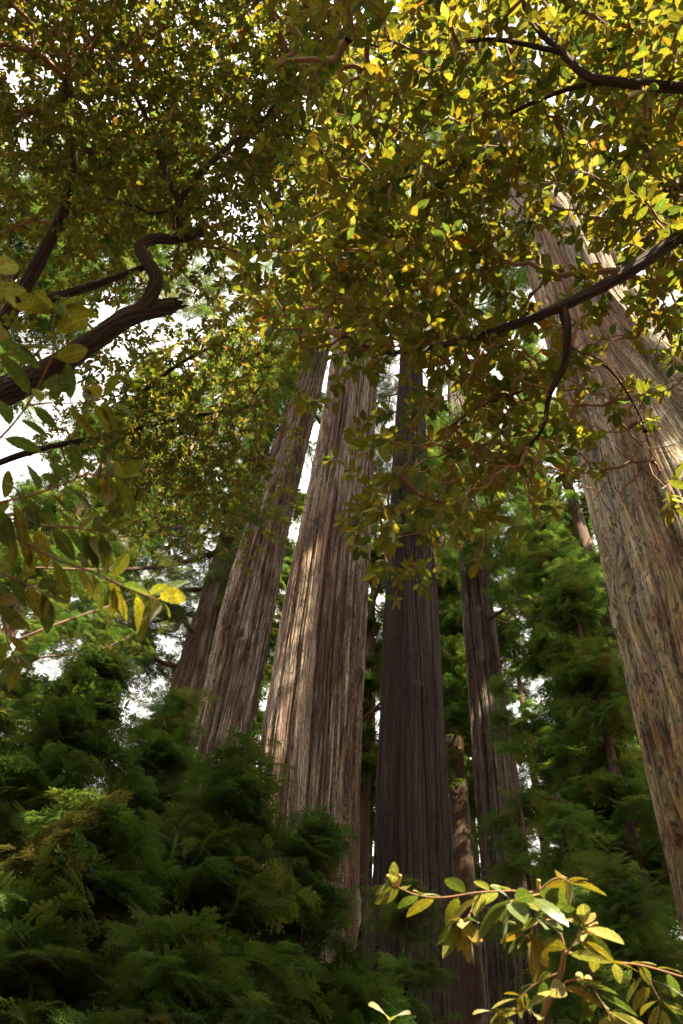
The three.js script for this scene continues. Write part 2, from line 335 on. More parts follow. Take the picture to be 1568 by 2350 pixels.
  g.setAttribute('position', new THREE.BufferAttribute(pos, 3)); g.setAttribute('color', new THREE.BufferAttribute(col, 3)); g.setAttribute('uv', new THREE.BufferAttribute(uv, 2));
  g.setIndex(idx); g.computeVertexNormals(); return g;
}
// bark colour: weathered grey plates, red-brown fresh fibre, ochre lichen crust; streaks run with the grain
const barkTone = (grey, red, seed, redness, lichen) => (u, h, ue, R, n3, n4, cx, cz) => {
  const q = Math.max(R, 0.4), s1 = N3(cx * q * 2.2 + seed, h * 0.22, cz * q * 2.2), s2 = N3(cx * q * 7 + seed, h * 0.9, cz * q * 7), s3 = N3(cx * q * 1.1, h * 0.12 + seed, cz * q * 1.1);
  const t = sm(-0.3, 0.3, s1 + 0.7 * s2 + redness + 0.6 * s3), v = 0.9 + 0.45 * n3 + 0.3 * n4;
  const c = [mix(grey[0], red[0], t) * v, mix(grey[1], red[1], t) * v, mix(grey[2], red[2], t) * v];
  if (lichen) { const l = lichen(h, ue) * sm(0.0, 0.16, N3(cx * q * 5, h * 2.2 + seed, cz * q * 5) + 0.6 * N3(cx * q * 14 + 3, h * 6, cz * q * 14) + 0.14); c[0] = mix(c[0], 0.4, l); c[1] = mix(c[1], 0.31, l); c[2] = mix(c[2], 0.13, l); }
  return c;
};
const GREY = [0.47, 0.365, 0.265], RED = [0.21, 0.11, 0.058];
function makeRedwood(label, rows, D, ref, top, opt) {
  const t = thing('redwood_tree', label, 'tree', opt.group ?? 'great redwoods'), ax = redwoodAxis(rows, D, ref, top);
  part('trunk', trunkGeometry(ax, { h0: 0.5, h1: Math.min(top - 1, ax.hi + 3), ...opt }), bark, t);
  t.ax = ax; return t;
}
function randomKnots(seed, n, h0, h1, s0, s1) { const R = rng(seed); return Array.from({ length: n }, () => [(R() - 0.5) * 2.9, mix(h0, h1, R()), mix(s0, s1, R()), 0.05 + 0.08 * R()]); }

const big = makeRedwood('huge pale redwood trunk at the right edge, sunlit near its top', [[2068, 1524, 2676], [1547, 1421, 2230], [1141, 1345, 1875], [820, 1265, 1535], [600, 1203, 1428], [470, 1155, 1320], [380, 1120, 1265]], 9.2, 2, 62, {
  nu: 520, nv: 660, nuBack: 0.14, warp: 0.5, w2: 0.55, w3: 0.25, rough: 0.7, seed: 3.3, furrow: 0.11, spacing: 0.52, flute: 0.1, twist: 0.006, tone: barkTone([0.5, 0.415, 0.29], [0.29, 0.145, 0.062], 5, -0.04, (h) => sm(19, 7, h) * 0.85), knots: randomKnots(5, 7, 5, 28, 0.12, 0.25) });
const t3 = makeRedwood('broad straight redwood trunk in the middle, tallest and palest of the central group', [[2250, 560, 814], [1800, 592, 828], [1600, 622, 835], [1400, 655, 843], [1200, 695, 850], [1000, 735, 858], [860, 757, 867], [730, 775, 864]], 16, 3, 64, {
  nu: 300, nv: 540, nuBack: 0.14, seed: 8.1, furrow: 0.085, spacing: 0.27, flute: 0.09, tone: barkTone(GREY, RED, 1, -0.05), knots: randomKnots(7, 9, 8, 34, 0.1, 0.18) });
const t2 = makeRedwood('leaning redwood trunk with pale knotty bark just left of the middle', [[2150, 320, 480], [1850, 398, 538], [1650, 448, 583], [1400, 507, 632], [1200, 568, 664], [1000, 636, 712], [850, 690, 748]], 20, 3, 58, {
  nu: 240, nv: 480, nuBack: 0.14, seed: 15.2, furrow: 0.085, spacing: 0.26, flute: 0.09, tone: barkTone([0.5, 0.395, 0.3], RED, 2, 0.0), knots: randomKnots(9, 22, 10, 40, 0.14, 0.32) });
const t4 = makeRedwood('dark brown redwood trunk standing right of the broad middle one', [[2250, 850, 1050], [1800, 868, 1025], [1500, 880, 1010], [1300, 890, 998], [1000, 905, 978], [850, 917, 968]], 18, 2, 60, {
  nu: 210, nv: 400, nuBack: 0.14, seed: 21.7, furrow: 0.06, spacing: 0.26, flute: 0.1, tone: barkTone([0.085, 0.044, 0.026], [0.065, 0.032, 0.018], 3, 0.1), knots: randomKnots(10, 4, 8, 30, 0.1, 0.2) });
const t5 = makeRedwood('slimmer greyish redwood trunk half hidden by boughs, right of the dark one', [[2250, 1118, 1228], [1900, 1098, 1204], [1550, 1076, 1152], [1400, 1064, 1134], [1100, 1042, 1092], [900, 1026, 1064]], 26, 2, 55, {
  nu: 150, nv: 380, nuBack: 0.16, seed: 31.1, furrow: 0.09, spacing: 0.32, flute: 0.09, tone: barkTone([0.3, 0.235, 0.19], [0.14, 0.08, 0.052], 4, 0.0), knots: randomKnots(12, 8, 10, 40, 0.12, 0.22) });
const t1 = makeRedwood('leftmost redwood trunk, leaning behind the pale knotty one, with bare spreading branches', [[2300, 185, 350], [1893, 310, 440], [1534, 415, 512], [1274, 490, 560], [1100, 545, 602], [900, 604, 650]], 25, 2, 52, {
  nu: 150, nv: 380, nuBack: 0.16, seed: 41.9, furrow: 0.08, spacing: 0.3, flute: 0.09, tone: barkTone([0.34, 0.26, 0.2], [0.16, 0.09, 0.06], 6, 0.05), knots: randomKnots(13, 10, 10, 40, 0.12, 0.22) });
const t6 = makeRedwood('thin far redwood trunk seen between the dark trunk and the slimmer greyish one', [[2218, 1052, 1088], [1800, 1042, 1068], [1500, 1036, 1054], [1200, 1028, 1042]], 38, 1, 45, {
  nu: 60, nv: 160, seed: 51.9, furrow: 0.05, spacing: 0.3, flute: 0.05, tone: barkTone([0.16, 0.1, 0.07], [0.1, 0.055, 0.035], 7, 0.05), group: 'far redwoods' });

// boughs and crowns: blobs [x, y, rx, ry, D, spread, count] in the photograph's grid become points in space
function blobPoints(blobs, R) {
  const out = [];
  for (const [x, y, rx, ry, D, sp, n] of blobs) for (let i = 0; i < n; i++) {
    const a = R() * 6.28, r = Math.sqrt(R()); const p = atD(x + Math.cos(a) * r * rx, y + Math.sin(a) * r * ry, D + (R() - 0.5) * 2 * sp);
    if (p.y > 0.4) out.push(p);
  }
  return out;
}
function crownPoints(ax, h0, h1, r0, r1, n, R) {
  // boughs in loose storeys: points strung along each, sagging outwards
  const out = [];
  while (out.length < n) {
    const t = Math.pow(R(), 0.85), h = mix(h0, h1, t), a = R() * 6.28, len = mix(r0, r1, t) * (0.55 + 0.65 * R()), c = ax(h), k = Math.max(2, Math.round(2 + len * 2.6)), lift = 0.15 - 0.3 * R(), dx = Math.cos(a), dz = Math.sin(a);
    for (let i = 0; i < k; i++) {
      const q = 0.16 + 0.84 * (i + R()) / k, side = (R() - 0.5) * 0.5 * len * Math.sin(Math.PI * Math.min(1, 0.2 + q * 0.75)), r = len * q;
      out.push(V(c.x + dx * r - dz * side, Math.max(0.3, h + lift * r - 0.2 * len * q * q + (R() - 0.5) * 0.12 * len), c.z + dz * r + dx * side));
    }
  }
  return out.slice(0, n);
}
function crown(tree, seed, points, opt) {
  const R = rng(seed), ax = tree.ax, roots = []; for (let h = opt.from ?? 4; h < ax.top - 0.5; h += 0.8) { const a = ax(h); roots.push(V(a.x, h, a.z)); }
  const nodes = grow(roots, points, 0.25), g = twigGeometry(nodes, R, opt.twig ?? 0.007, 0.52, 0.13, 0.05, 3);
  if (g) part('boughs', g, branchBark, tree, 'stuff');
  hangSprays(tree, nodes, axisV(ax), R, opt.geos, opt);
}
{
  const R = rng(77);
  crown(t2, 1, [...blobPoints([[480, 640, 110, 90, 19, 2, 170], [610, 800, 110, 130, 19, 1.8, 150], [560, 960, 80, 90, 19, 1.5, 60], [700, 690, 90, 60, 19, 2, 70], [540, 1130, 60, 60, 19, 1.2, 30], [600, 1190, 40, 16, 18.8, 0.5, 8]], R), ...crownPoints(t2.ax, 44, 57, 4, 1, 160, R)], { geos: sprayMid, size: 0.42, len: 0.8, per: 10, tones: NEEDLES });
  crown(t1, 2, [...blobPoints([[400, 1180, 160, 60, 25, 2.5, 120], [330, 1290, 200, 80, 25, 3, 190], [260, 1400, 190, 80, 25, 3, 190], [220, 1490, 150, 60, 25, 2.5, 110], [520, 1180, 50, 100, 24, 1.5, 50], [545, 1330, 35, 120, 23.6, 1, 40]], R), ...crownPoints(t1.ax, 38, 52, 4, 1, 150, R)], { geos: sprayMid, size: 0.45, len: 0.9, per: 9, tones: NEEDLES });
  crown(t3, 3, [...blobPoints([[760, 560, 160, 200, 17, 3, 260], [900, 300, 220, 260, 17, 3.5, 420]], R), ...crownPoints(t3.ax, 44, 63, 6, 1, 260, R)], { geos: sprayMid, size: 0.5, len: 1, per: 9, tones: NEEDLES });
  crown(t4, 4, [...blobPoints([[1010, 620, 140, 200, 19, 3, 300], [1090, 300, 160, 260, 19, 3, 300], [940, 1130, 60, 90, 17, 0.8, 40], [880, 880, 40, 80, 20, 1.5, 50], [1165, 630, 60, 80, 17, 2, 110], [878, 1040, 30, 110, 21, 1.5, 60]], R), ...crownPoints(t4.ax, 44, 59, 6, 1, 240, R)], { geos: sprayMid, size: 0.5, len: 1, per: 9, tones: NEEDLES });
  crown(t5, 5, [...blobPoints([[1150, 1180, 130, 120, 25, 2.5, 180], [1240, 1350, 120, 120, 25, 2.5, 160], [1080, 1200, 90, 130, 24, 1.5, 80], [1130, 960, 110, 110, 26, 2.5, 110]], R), ...crownPoints(t5.ax, 38, 54, 4.5, 1, 150, R)], { geos: sprayMid, size: 0.48, len: 0.95, per: 10, tones: NEEDLES });
  crown(t6, 6, [...blobPoints([[1060, 1250, 80, 200, 37, 3, 90], [1050, 1700, 70, 300, 37, 3, 110]], R), ...crownPoints(t6.ax, 30, 45, 4, 1, 60, R)], { geos: sprayFar, size: 0.8, len: 1.2, per: 8, tones: NEEDLES });
  crown(big, 7, [...crownPoints(big.ax, 40, 62, 7, 1.5, 320, R), ...blobPoints([[1080, 420, 60, 60, 10, 1, 20]], R)], { geos: sprayMid, size: 0.6, len: 1.2, per: 9, tones: NEEDLES, from: 26 });
  // single branches that stand out
  const br = (tree, pts, D, r0, r1) => part('branch', limb(pts.map(([x, y, dd = 0]) => atD(x, y, D + dd)), r0, r1, 24, 8, 0.12), branchBark, tree);
  br(t1, [[520, 1165, 1], [430, 1205, 0], [330, 1225, -1], [250, 1235, -2]], 24.4, 0.13, 0.05);
  br(t1, [[505, 1265, 1], [400, 1295, 0], [260, 1308, -1], [60, 1302, -2]], 24.2, 0.15, 0.04);
  br(t1, [[470, 1352, 1], [380, 1358, 0], [290, 1380, -1], [150, 1425, -2], [20, 1475, -2.5]], 24.2, 0.11, 0.03);
  br(t1, [[425, 1330, 1], [370, 1400, 0], [290, 1465, -1], [200, 1497, -2], [70, 1510, -2.6]], 24, 0.1, 0.03);
  br(t1, [[545, 1090, 1], [470, 1120, 0], [400, 1150, 0]], 24.4, 0.1, 0.03);
  br(t3, [[850, 330, 0], [900, 320, 0], [960, 335, -0.5]], 16.5, 0.09, 0.06);
  br(t3, [[960, 250, 0], [900, 205, 0], [820, 110, 1], [770, 30, 2]], 17, 0.2, 0.06);
  br(t4, [[872, 1625, 0], [850, 1635, 0], [830, 1660, 0.5]], 18, 0.06, 0.03);
  br(t4, [[876, 1610, 0], [852, 1640, 0], [838, 1690, 1]], 18, 0.05, 0.02);
  br(t4, [[900, 1260, 0], [872, 1340, 0.5], [845, 1420, 1]], 18.4, 0.09, 0.05);
  br(t2, [[735, 970, 0], [722, 950, 0.5], [700, 930, 1]], 20.4, 0.1, 0.06);
  br(big, [[1160, 470, 0.2], [1120, 450, 0], [1080, 380, -0.5], [1040, 340, -1], [980, 320, -1.5]], 9.4, 0.26, 0.07);
  br(big, [[1165, 440, 0.2], [1140, 390, 0], [1142, 330, 0.2], [1150, 270, 0.6]], 9.4, 0.3, 0.12);
  br(big, [[1160, 500, 0.2], [1100, 480, 0], [1030, 490, -0.5], [930, 530, -1], [860, 570, -2]], 9.4, 0.16, 0.05);
}

// ------------------------------------------------------------------ redwoods behind and between the great trunks
function poleAxis(x, z, h, r, lean = 0) { const f = (y) => { const t = Math.max(0, Math.min(1, y / h)); return { x: x + lean * y, z, r: mix(r, 0.03, t) }; }; f.top = h; f.facing = Math.atan2(-z, -x); f.hi = h; return f; }
function poleTree(name, label, px, py, D, h, r, group, lean = 0) {
  const p = atD(px, py, D), t = thing(name, label, 'tree', group), ax = poleAxis(p.x - lean * p.y, p.z, h, r, lean); t.ax = ax;
  const n = Math.ceil(h / 0.7), pts = [], rs = []; for (let i = 0; i <= n; i++) { const y = -0.3 + (h + 0.3) * i / n, a = ax(y); pts.push(V(a.x + 0.04 * N3(y * 0.3, D, 1), y, a.z)); rs.push(a.r); }
  part('trunk', tube(pts, rs, 12, 0.12), branchBark, t); return t;
}
const FARS = [
  [30, 1250, 30, 44, 6, 5.5, 520, 'redwood behind the left sapling, nearest the left edge'],
  [190, 1150, 28, 50, 8, 5.5, 560, 'redwood behind the fine-leaved oak, left of its middle'],
  [-60, 700, 17, 50, 16, 5, 520, 'redwood high up behind the oak limbs at the left edge'],
  [230, 500, 17, 60, 30, 5.5, 520, 'redwood crown high up behind the old oak'],
  [340, 950, 34, 60, 18, 6, 480, 'tall dark redwood behind the fine-leaved oak'],
  [510, 800, 29, 60, 26, 5.5, 480, 'tall green redwood above and behind the leftmost leaning trunk'],
  [780, 350, 25, 70, 38, 6, 420, 'dark redwood crown high up behind the middle of the canopy'],
  [1120, 500, 30, 68, 30, 6, 480, 'dark redwood crown high up beside the top of the huge trunk'],
  [980, 700, 34, 66, 24, 5, 420, 'green redwood crown behind the top of the dark trunk'],   // x, y where the stem would show, D, height, crown from, crown radius, points, tones, label
  [-120, 1900, 40, 36, 3, 5, 260, 'low sunlit redwood at the left edge under the open sky'],
  [110, 1900, 36, 32, 2, 4.5, 280, 'short redwood far behind the young redwoods at lower left'],
  [330, 1900, 44, 50, 5, 5.5, 340, 'sunlit redwood far behind the leftmost leaning trunk'],
  [610, 1500, 36, 46, 4, 4, 330, 'sunlit redwood showing between the pale knotty trunk and the broad middle one'],
  [700, 1200, 44, 66, 20, 5, 240, 'tall sunlit redwood behind the top of the broad middle trunk'],
  [850, 1500, 33, 50, 3, 2.6, 330, 'yellow-green redwood filling the gap between middle trunk and dark trunk'],
  [1035, 1300, 46, 60, 5, 4, 320, 'yellow-green redwood behind the gap right of the dark trunk'],
  [1190, 1000, 34, 62, 12, 4, 330, 'sunlit tall redwood behind the slimmer greyish trunk'],
  [1340, 1600, 26, 35, 3, 3.6, 420, 'dense dark redwood between the slimmer trunk and the huge one'],
  [1420, 1800, 21, 24, 2, 3.2, 380, 'dark redwood close beside the left flank of the huge trunk'],
  [1350, 1300, 38, 50, 4, 4.5, 380, 'green redwood farther back left of the huge trunk'],
  [1330, 2000, 28, 22, 2, 4, 380, 'dark redwood low in the thicket left of the huge trunk'],
  [1250, 1350, 31, 44, 4, 4, 380, 'green redwood just right of the slimmer greyish trunk'],
  [1180, 1900, 40, 36, 3, 4.5, 260, 'green redwood far behind the foot of the slimmer greyish trunk'],
  [1205, 1650, 45, 52, 3, 4.5, 340, 'sunlit redwood far back in the gap right of the slimmer greyish trunk'],
  [845, 2000, 42, 42, 2, 4.5, 260, 'far redwood low in the gap between the broad middle trunk and the dark one'],
  [225, 1850, 27, 17, 1.5, 4, 300, 'redwood behind the young redwoods, right under the bare spreading branches'],
  [960, 2100, 46, 34, 3, 4.5, 200, 'far redwood behind the foot of the dark trunk'],
  [1620, 500, 26, 52, 16, 5, 330, 'sunlit redwood at the upper right behind the huge trunk'],
  [440, 2200, 30, 22, 2, 3.6, 240, 'dark redwood behind the foot of the pale knotty trunk'],
  [740, 2250, 38, 28, 2, 4, 200, 'green redwood behind the foot of the broad middle trunk'],
];
FARS.forEach(([px, py, D, h, h0, cr, n, label], i) => {
  const t = poleTree('redwood_tree', label, px, py, D, h, 0.2 + h * 0.008, 'background redwoods'), R = rng(500 + i);
  crown(t, 600 + i, crownPoints(t.ax, h0, h, cr, 0.4, Math.round(n * (px > 860 ? 1.6 : 1.1)), R), { geos: sprayFar, size: D > 30 ? 0.75 : 0.6, len: 1.3, per: 9, tones: NEEDLES, from: h0 * 0.7, twig: 0.01 });
});
// redwoods out of the picture on the right: their crowns keep the sun off the middle trunks
[[14, -2.6, 66, 26, 3.4, 1100], [16.3, -3.4, 60, 24, 3.2, 520], [19.3, -3.8, 60, 22, 3.4, 420], [22.6, -4.7, 60, 20, 3.6, 330], [11.9, 1.4, 22, 5, 2.6, 420], [8.4, 3.9, 50, 23, 1.6, 560], [4, 7, 50, 23, 3, 260], [1.2, 9, 48, 23, 3.2, 150], [7.2, 4.7, 40, 18, 2.2, 760], [11.2, -4.2, 62, 21, 2.2, 1200], [10.2, 2.5, 66, 42, 1.3, 480]].forEach(([x, z, h, h0, cr, n], i) => {
  const t = thing('redwood_tree', ['tall redwood standing nearest on the right of the huge trunk', 'second tall redwood on the right, counted from the huge trunk', 'third tall redwood on the right, counted from the huge trunk', 'tall redwood farthest out on the right', 'shorter redwood right of the foot of the huge trunk', 'slender redwood to the right of the viewer with a high crown', 'redwood at the right of the viewer with a bare lower trunk', 'redwood behind the viewer with a high crown', 'narrow redwood to the right of the viewer with a high crown', 'narrow tall redwood just right of the huge trunk', 'narrow redwood to the right of the viewer, foliage only at its top'][i], 'tree', 'redwoods on the right'), R = rng(1500 + i); t.ax = poleAxis(x, z, h, 0.55);
  const pts = [], rs = []; for (let k = 0; k <= 60; k++) { const y = -0.3 + (h + 0.3) * k / 60; pts.push(V(x, y, z)); rs.push(t.ax(y).r); }
  part('trunk', tube(pts, rs, 20, 0.08), branchBark, t);
  crown(t, 1600 + i, crownPoints(t.ax, h0, h, cr, 0.5, n, R), { geos: sprayFar, size: 0.9, len: 1.4, per: 9, tones: NEEDLES, from: h0 * 0.8, twig: 0.01 });
});
// trees round the viewer, out of the picture: the wood goes on behind the camera and at the left
[[-15, -7, 24, 2.5, 4.5, 620], [-13, 1, 24, 2, 4.5, 620], [-11, 9, 26, 3, 4.5, 520], [-5, 12, 26, 2, 4.5, 420], [13, 12, 22, 2, 4.5, 420], [-20, -15, 22, 2, 4.5, 330]].forEach(([x, z, h, h0, cr, n], i) => {
  const t = thing('redwood_tree', ['redwood at the far left outside the view', 'lower redwood to the left of the viewer', 'redwood behind the viewer at the left', 'redwood right behind the viewer', 'redwood behind the viewer at the right', 'redwood at the left beyond the young redwoods'][i], 'tree', 'redwoods round the viewer'), R = rng(1700 + i); t.ax = poleAxis(x, z, h, 0.5);
  const pts = [], rs = []; for (let k = 0; k <= 60; k++) { const y = -0.3 + (h + 0.3) * k / 60; pts.push(V(x, y, z)); rs.push(t.ax(y).r); }
  part('trunk', tube(pts, rs, 20, 0.08), branchBark, t);
  crown(t, 1800 + i, crownPoints(t.ax, h0, h, cr, 0.5, n, R), { geos: sprayFar, size: 0.9, len: 1.4, per: 9, tones: NEEDLES, from: h0 * 0.8, twig: 0.01 });
});
const YOUNG = [  // x, y, D, height, crown radius, points, tones, label
  [505, 2000, 9, 8.1, 2.7, 820, 'young redwood with a thin dark stem in front of the pale knotty trunk'],
  [290, 2000, 12, 11.2, 3.3, 900, 'tallest young redwood at lower left, below the bare branches'],
  [40, 2000, 10.5, 10.2, 3.0, 820, 'young redwood at the left edge reaching up to the open sky'],
  [150, 2100, 7.8, 6.2, 2.4, 620, 'short bushy young redwood near the lower left corner'],
  [430, 2250, 7, 4.8, 2.1, 560, 'low feathery young redwood at bottom left of centre'],
  [690, 2150, 9.5, 7.6, 1.7, 300, 'young redwood covering the left foot of the broad middle trunk'],
  [820, 2280, 10, 6.0, 1.4, 240, 'low young redwood at the foot of the broad middle trunk'],
  [930, 2200, 12.5, 8.4, 1.3, 200, 'young redwood in front of the foot of the dark trunk'],
  [1185, 1800, 18, 18, 2.2, 260, 'young redwood with a bright tip, in front of the slimmer greyish trunk'],
  [1330, 2100, 14, 11, 2.2, 380, 'dark young redwood above the leafy tanoak sprig at lower right'],
  [1450, 2200, 12, 8.5, 1.9, 300, 'dark young redwood at the foot of the huge trunk'],
];
YOUNG.forEach(([px, py, D, h, cr, n, label], i) => {
  const t = poleTree('young_redwood', label, px, py, D, h, 0.04 + h * 0.006, 'young redwoods of the undergrowth'), R = rng(800 + i);
  crown(t, 900 + i, crownPoints(t.ax, 0.7, h, cr, 0.12, n, R), { geos: D < 11 ? sprayNear : sprayMid, size: 0.4, len: 0.8, per: 8, tones: NEEDLES, from: 0.5, twig: 0.004 });
});

// ------------------------------------------------------------------ broad-leaved trees overhead
function density(map, px, py) {
  const c = Math.max(0, Math.min(15, px / 98 - 0.5)), r = Math.max(0, Math.min(map.length - 1, py / 98 - 0.5)), c0 = Math.floor(c), r0 = Math.floor(r), c1 = Math.min(15, c0 + 1), r1 = Math.min(map.length - 1, r0 + 1), g = (a, b) => +map[a][b] / 9;
  return Math.pow(mix(mix(g(r0, c0), g(r0, c1), c - c0), mix(g(r1, c0), g(r1, c1), c - c0), r - r0), 1.5);
}
// points through the depth of a crown, clumped
function canopyPoints(map, n, [x0, x1, y0, y1], d0, d1, R, clump = 0.9) {
  const out = []; let tries = 0;
  while (out.length < n && tries++ < n * 60) {
    const x = mix(x0, x1, R()), y = mix(y0, y1, R()), p = at(x, y, mix(d0, d1, R())), k = density(map, x, y) * (1 + clump * 1.6 * N3(p.x * 1.3, p.y * 1.3, p.z * 1.3));
    if (R() < k) out.push(p);
  }
  return out;
}
function canopyTree(tree, seed, limbs, points, o) {
  const R = rng(seed), roots = []; for (const l of limbs) for (const p of l) roots.push(p);
  const nodes = grow(roots, points, o.bias ?? 0.3), leaves = [];
  part('twigs', twigGeometry(nodes, R, o.twig ?? 0.0027, 0.45, 0.03, 0.06), twigBark, tree, 'stuff');
  for (let i = nodes.first; i < nodes.length; i++) {
    const a = nodes[i], L = a.p.distanceTo(nodes[a.parent].p); if (a.p.bare) continue;
    rosette(leaves, a.p, a.dir, R, o.count + Math.floor(R() * 4), o.leaf, 0.08);
    if (L > 0.35) rosette(leaves, a.mid, a.dir, R, 3, o.leaf, 0.06);
  }
  hangLeaves(tree, leaves, R, o.tones, smallLeaf); return leaves;
}
const RIGHT = ['0000002688888888', '0000001488888888', '0000001488988888', '0000002588888888', '0000001477753567', '0000003788752357', '0000036888842236', '0000013356752225', '0000000123554223', '0000000112464321', '0000000123454321', '0000000033342111', '0000000033321001', '0000000024200000', '0000000000000000'];
const UPPER = RIGHT.slice(0, 6).concat('0000000022200012', '0000000000000000'), LOWER = ['0000000000000000', '0000000000000000', '0000000000000000', '0000000000000011', '0000000111112366'].concat(RIGHT.slice(5));
function limbOf(tree, pts, r0, r1, n = 40, sides = 14, bump = 0.1) {
  const c = curve(pts.map(([x, y, d]) => at(x, y, d)), n); part('limb', tube(c, c.map((_, i) => mix(r0, r1, i / n)), sides, bump), oakBark, tree); return c;
}
function stemTo(tree, top, dx, dz, r0, r1) { const pts = curve([V(top.x + dx, -0.2, top.z + dz), V(top.x + dx * 0.8, top.y * 0.4, top.z + dz * 0.9), V(top.x + dx * 0.3, top.y * 0.8, top.z + dz * 0.4), top.clone()], 30); part('trunk', tube(pts, pts.map((_, i) => mix(r0, r1, i / 30)), 14, 0.1), oakBark, tree); }
{
  const R = rng(42);
  const a = thing('tanoak_tree', 'tanoak with golden olive leaves spread over the upper right', 'tree', 'tanoaks overhead');
  const l1 = limbOf(a, [[1760, 260, 4.6], [1640, 215, 4.5], [1568, 203, 4.4], [1450, 192, 4.4], [1350, 175, 4.4], [1290, 120, 4.5], [1230, 60, 4.6], [1180, -40, 4.7]], 0.042, 0.013);
  const l2 = limbOf(a, [[1400, 184, 4.4], [1280, 212, 4.6], [1140, 280, 4.8], [1020, 370, 4.9], [900, 420, 5]], 0.016, 0.007, 30, 8);
  const l3 = limbOf(a, [[1290, 120, 4.5], [1120, 90, 4.6], [950, 120, 4.8], [800, 90, 5]], 0.016, 0.006, 30, 8);
  stemTo(a, at(1760, 260, 4.6), 0.9, 0.5, 0.14, 0.065);
  const over = Array.from({ length: 55 }, () => V(0.9, 6.0, 0.6).add(V(rv(R).x * 1.1, rv(R).y * 0.5, rv(R).z * 0.7)));
  canopyTree(a, 5, [l1, l2, l3], [...over, ...canopyPoints(UPPER, 1250, [560, 1640, -130, 680], 4.2, 7.6, R)], { count: 6, leaf: 0.104, tones: [5, 2.5, 5, 3, 1.2, 0.1] });

  const b = thing('tanoak_tree', 'tanoak whose long dark bough crosses the huge trunk', 'tree', 'tanoaks overhead');
  const m1 = limbOf(b, [[1760, 440, 4.2], [1568, 540, 4], [1430, 630, 3.9], [1290, 703, 3.9], [1150, 755, 4], [1000, 795, 4.2], [880, 808, 4.4], [790, 770, 4.6]], 0.042, 0.007, 60, 14, 0.14);
  const m2 = limbOf(b, [[1292, 703, 3.9], [1302, 760, 3.9], [1296, 835, 3.95], [1262, 905, 4], [1245, 985, 4.1], [1190, 1050, 4.2]], 0.026, 0.006, 40, 9, 0.14);
  const m3 = limbOf(b, [[1300, 800, 4.3], [1230, 880, 4.4], [1090, 940, 4.6], [1000, 1010, 4.8], [900, 1100, 5]], 0.008, 0.004, 30, 6);
  const m4 = limbOf(b, [[1300, 790, 4.3], [1400, 850, 4.4], [1470, 960, 4.5], [1500, 1060, 4.6]], 0.008, 0.003, 30, 6);
  const m5 = limbOf(b, [[1400, 645, 4.3], [1470, 560, 4.6], [1568, 430, 4.9]], 0.012, 0.006, 30, 6);
  stemTo(b, at(1760, 440, 4.2), 1.1, 0.2, 0.12, 0.06);
  const bare = canopyPoints(LOWER.map((r, i) => i > 6 && i < 12 ? '0000000012466642' : '0000000000000000'), 300, [860, 1580, 640, 1200], 3.9, 5.2, R); bare.forEach((p) => { p.bare = true; });
  canopyTree(b, 6, [m1, m2, m3, m4, m5], [...bare, ...canopyPoints(LOWER, 780, [540, 1640, 330, 1400], 3.9, 6.4, R)], { count: 6, leaf: 0.1, tones: [4, 2.5, 5, 2.5, 2, 0.2] });

  const c = thing('oak_tree', 'old oak with a thick broken limb and small dark leaves at upper left', 'tree', 'oaks at the left');
  const k1 = limbOf(c, [[-260, 1060, 8.4], [-120, 985, 8.2], [0, 905, 8], [110, 850, 8], [215, 782, 8], [300, 725, 8], [400, 700, 8.1]], 0.175, 0.08, 170, 28, 0.13);
  const stub = at(400, 700, 8.1), sd = stub.clone().sub(at(340, 712, 8.05)).normalize(), spl = [];
  for (let i = 0; i < 9; i++) { const q = stub.clone().add(rv(R).multiplyScalar(0.055)).addScaledVector(sd, -0.06), e = q.clone().addScaledVector(sd, 0.1 + 0.13 * R()).add(rv(R).multiplyScalar(0.02)); spl.push(tube([q, q.clone().lerp(e, 0.5), e], [0.034, 0.024, 0.004], 5, 0.2)); }
  part('broken_end', mergeGeometries(spl), oakBark, c, 'stuff');
  const k2 = limbOf(c, [[318, 720, 8], [345, 685, 8], [359, 640, 8], [338, 600, 8], [322, 566, 8.1], [348, 550, 8.2], [400, 549, 8.3], [465, 533, 8.4]], 0.078, 0.05, 120, 20, 0.15);
  const k3 = limbOf(c, [[410, 549, 8.3], [408, 500, 8.2], [412, 462, 8.2], [392, 425, 8.2], [372, 370, 8.2], [352, 300, 8.3], [300, 200, 8.3]], 0.055, 0.015, 40, 12, 0.16);
  const k4 = limbOf(c, [[412, 462, 8.2], [445, 415, 8.2], [520, 340, 8.3], [600, 280, 8.5], [680, 160, 8.6]], 0.04, 0.012, 40, 10, 0.14);
  const k5 = limbOf(c, [[-120, 860, 8.6], [0, 748, 8.4], [60, 655, 8.3], [108, 565, 8.3], [150, 470, 8.3], [170, 330, 8.4], [150, 180, 8.5]], 0.1, 0.025, 110, 16, 0.15);
  const k6 = limbOf(c, [[70, 702, 8.3], [180, 666, 8.2], [270, 636, 8.1], [335, 612, 8.1]], 0.05, 0.035, 40, 10, 0.16);
  const k7 = limbOf(c, [[410, 470, 8.2], [360, 490, 8.2], [300, 470, 8.2], [230, 450, 8.3]], 0.022, 0.008, 30, 8);
  stemTo(c, at(-260, 1060, 8.4), -1.4, 0.2, 0.28, 0.18);
  const OAK = ['7777777650000000', '7888888750000000', '7888888860000000', '6888888864000000', '5678678864000000', '4456655764000000', '2334223453000000', '2322112330000000', '1221000110000000', '0000000000000000'];
  canopyTree(c, 7, [k1.slice(0, 150), k2, k3, k4, k5, k6, k7], canopyPoints(OAK, 6300, [-300, 960, -330, 900], 7.8, 12, R, 1.1), { count: 7, leaf: 0.1, tones: [4, 2, 5, 5, 1.5, 0.1], twig: 0.0026 });

  const d = thing('oak_tree', 'fine-leaved oak hanging below the thick broken limb', 'tree', 'oaks at the left');
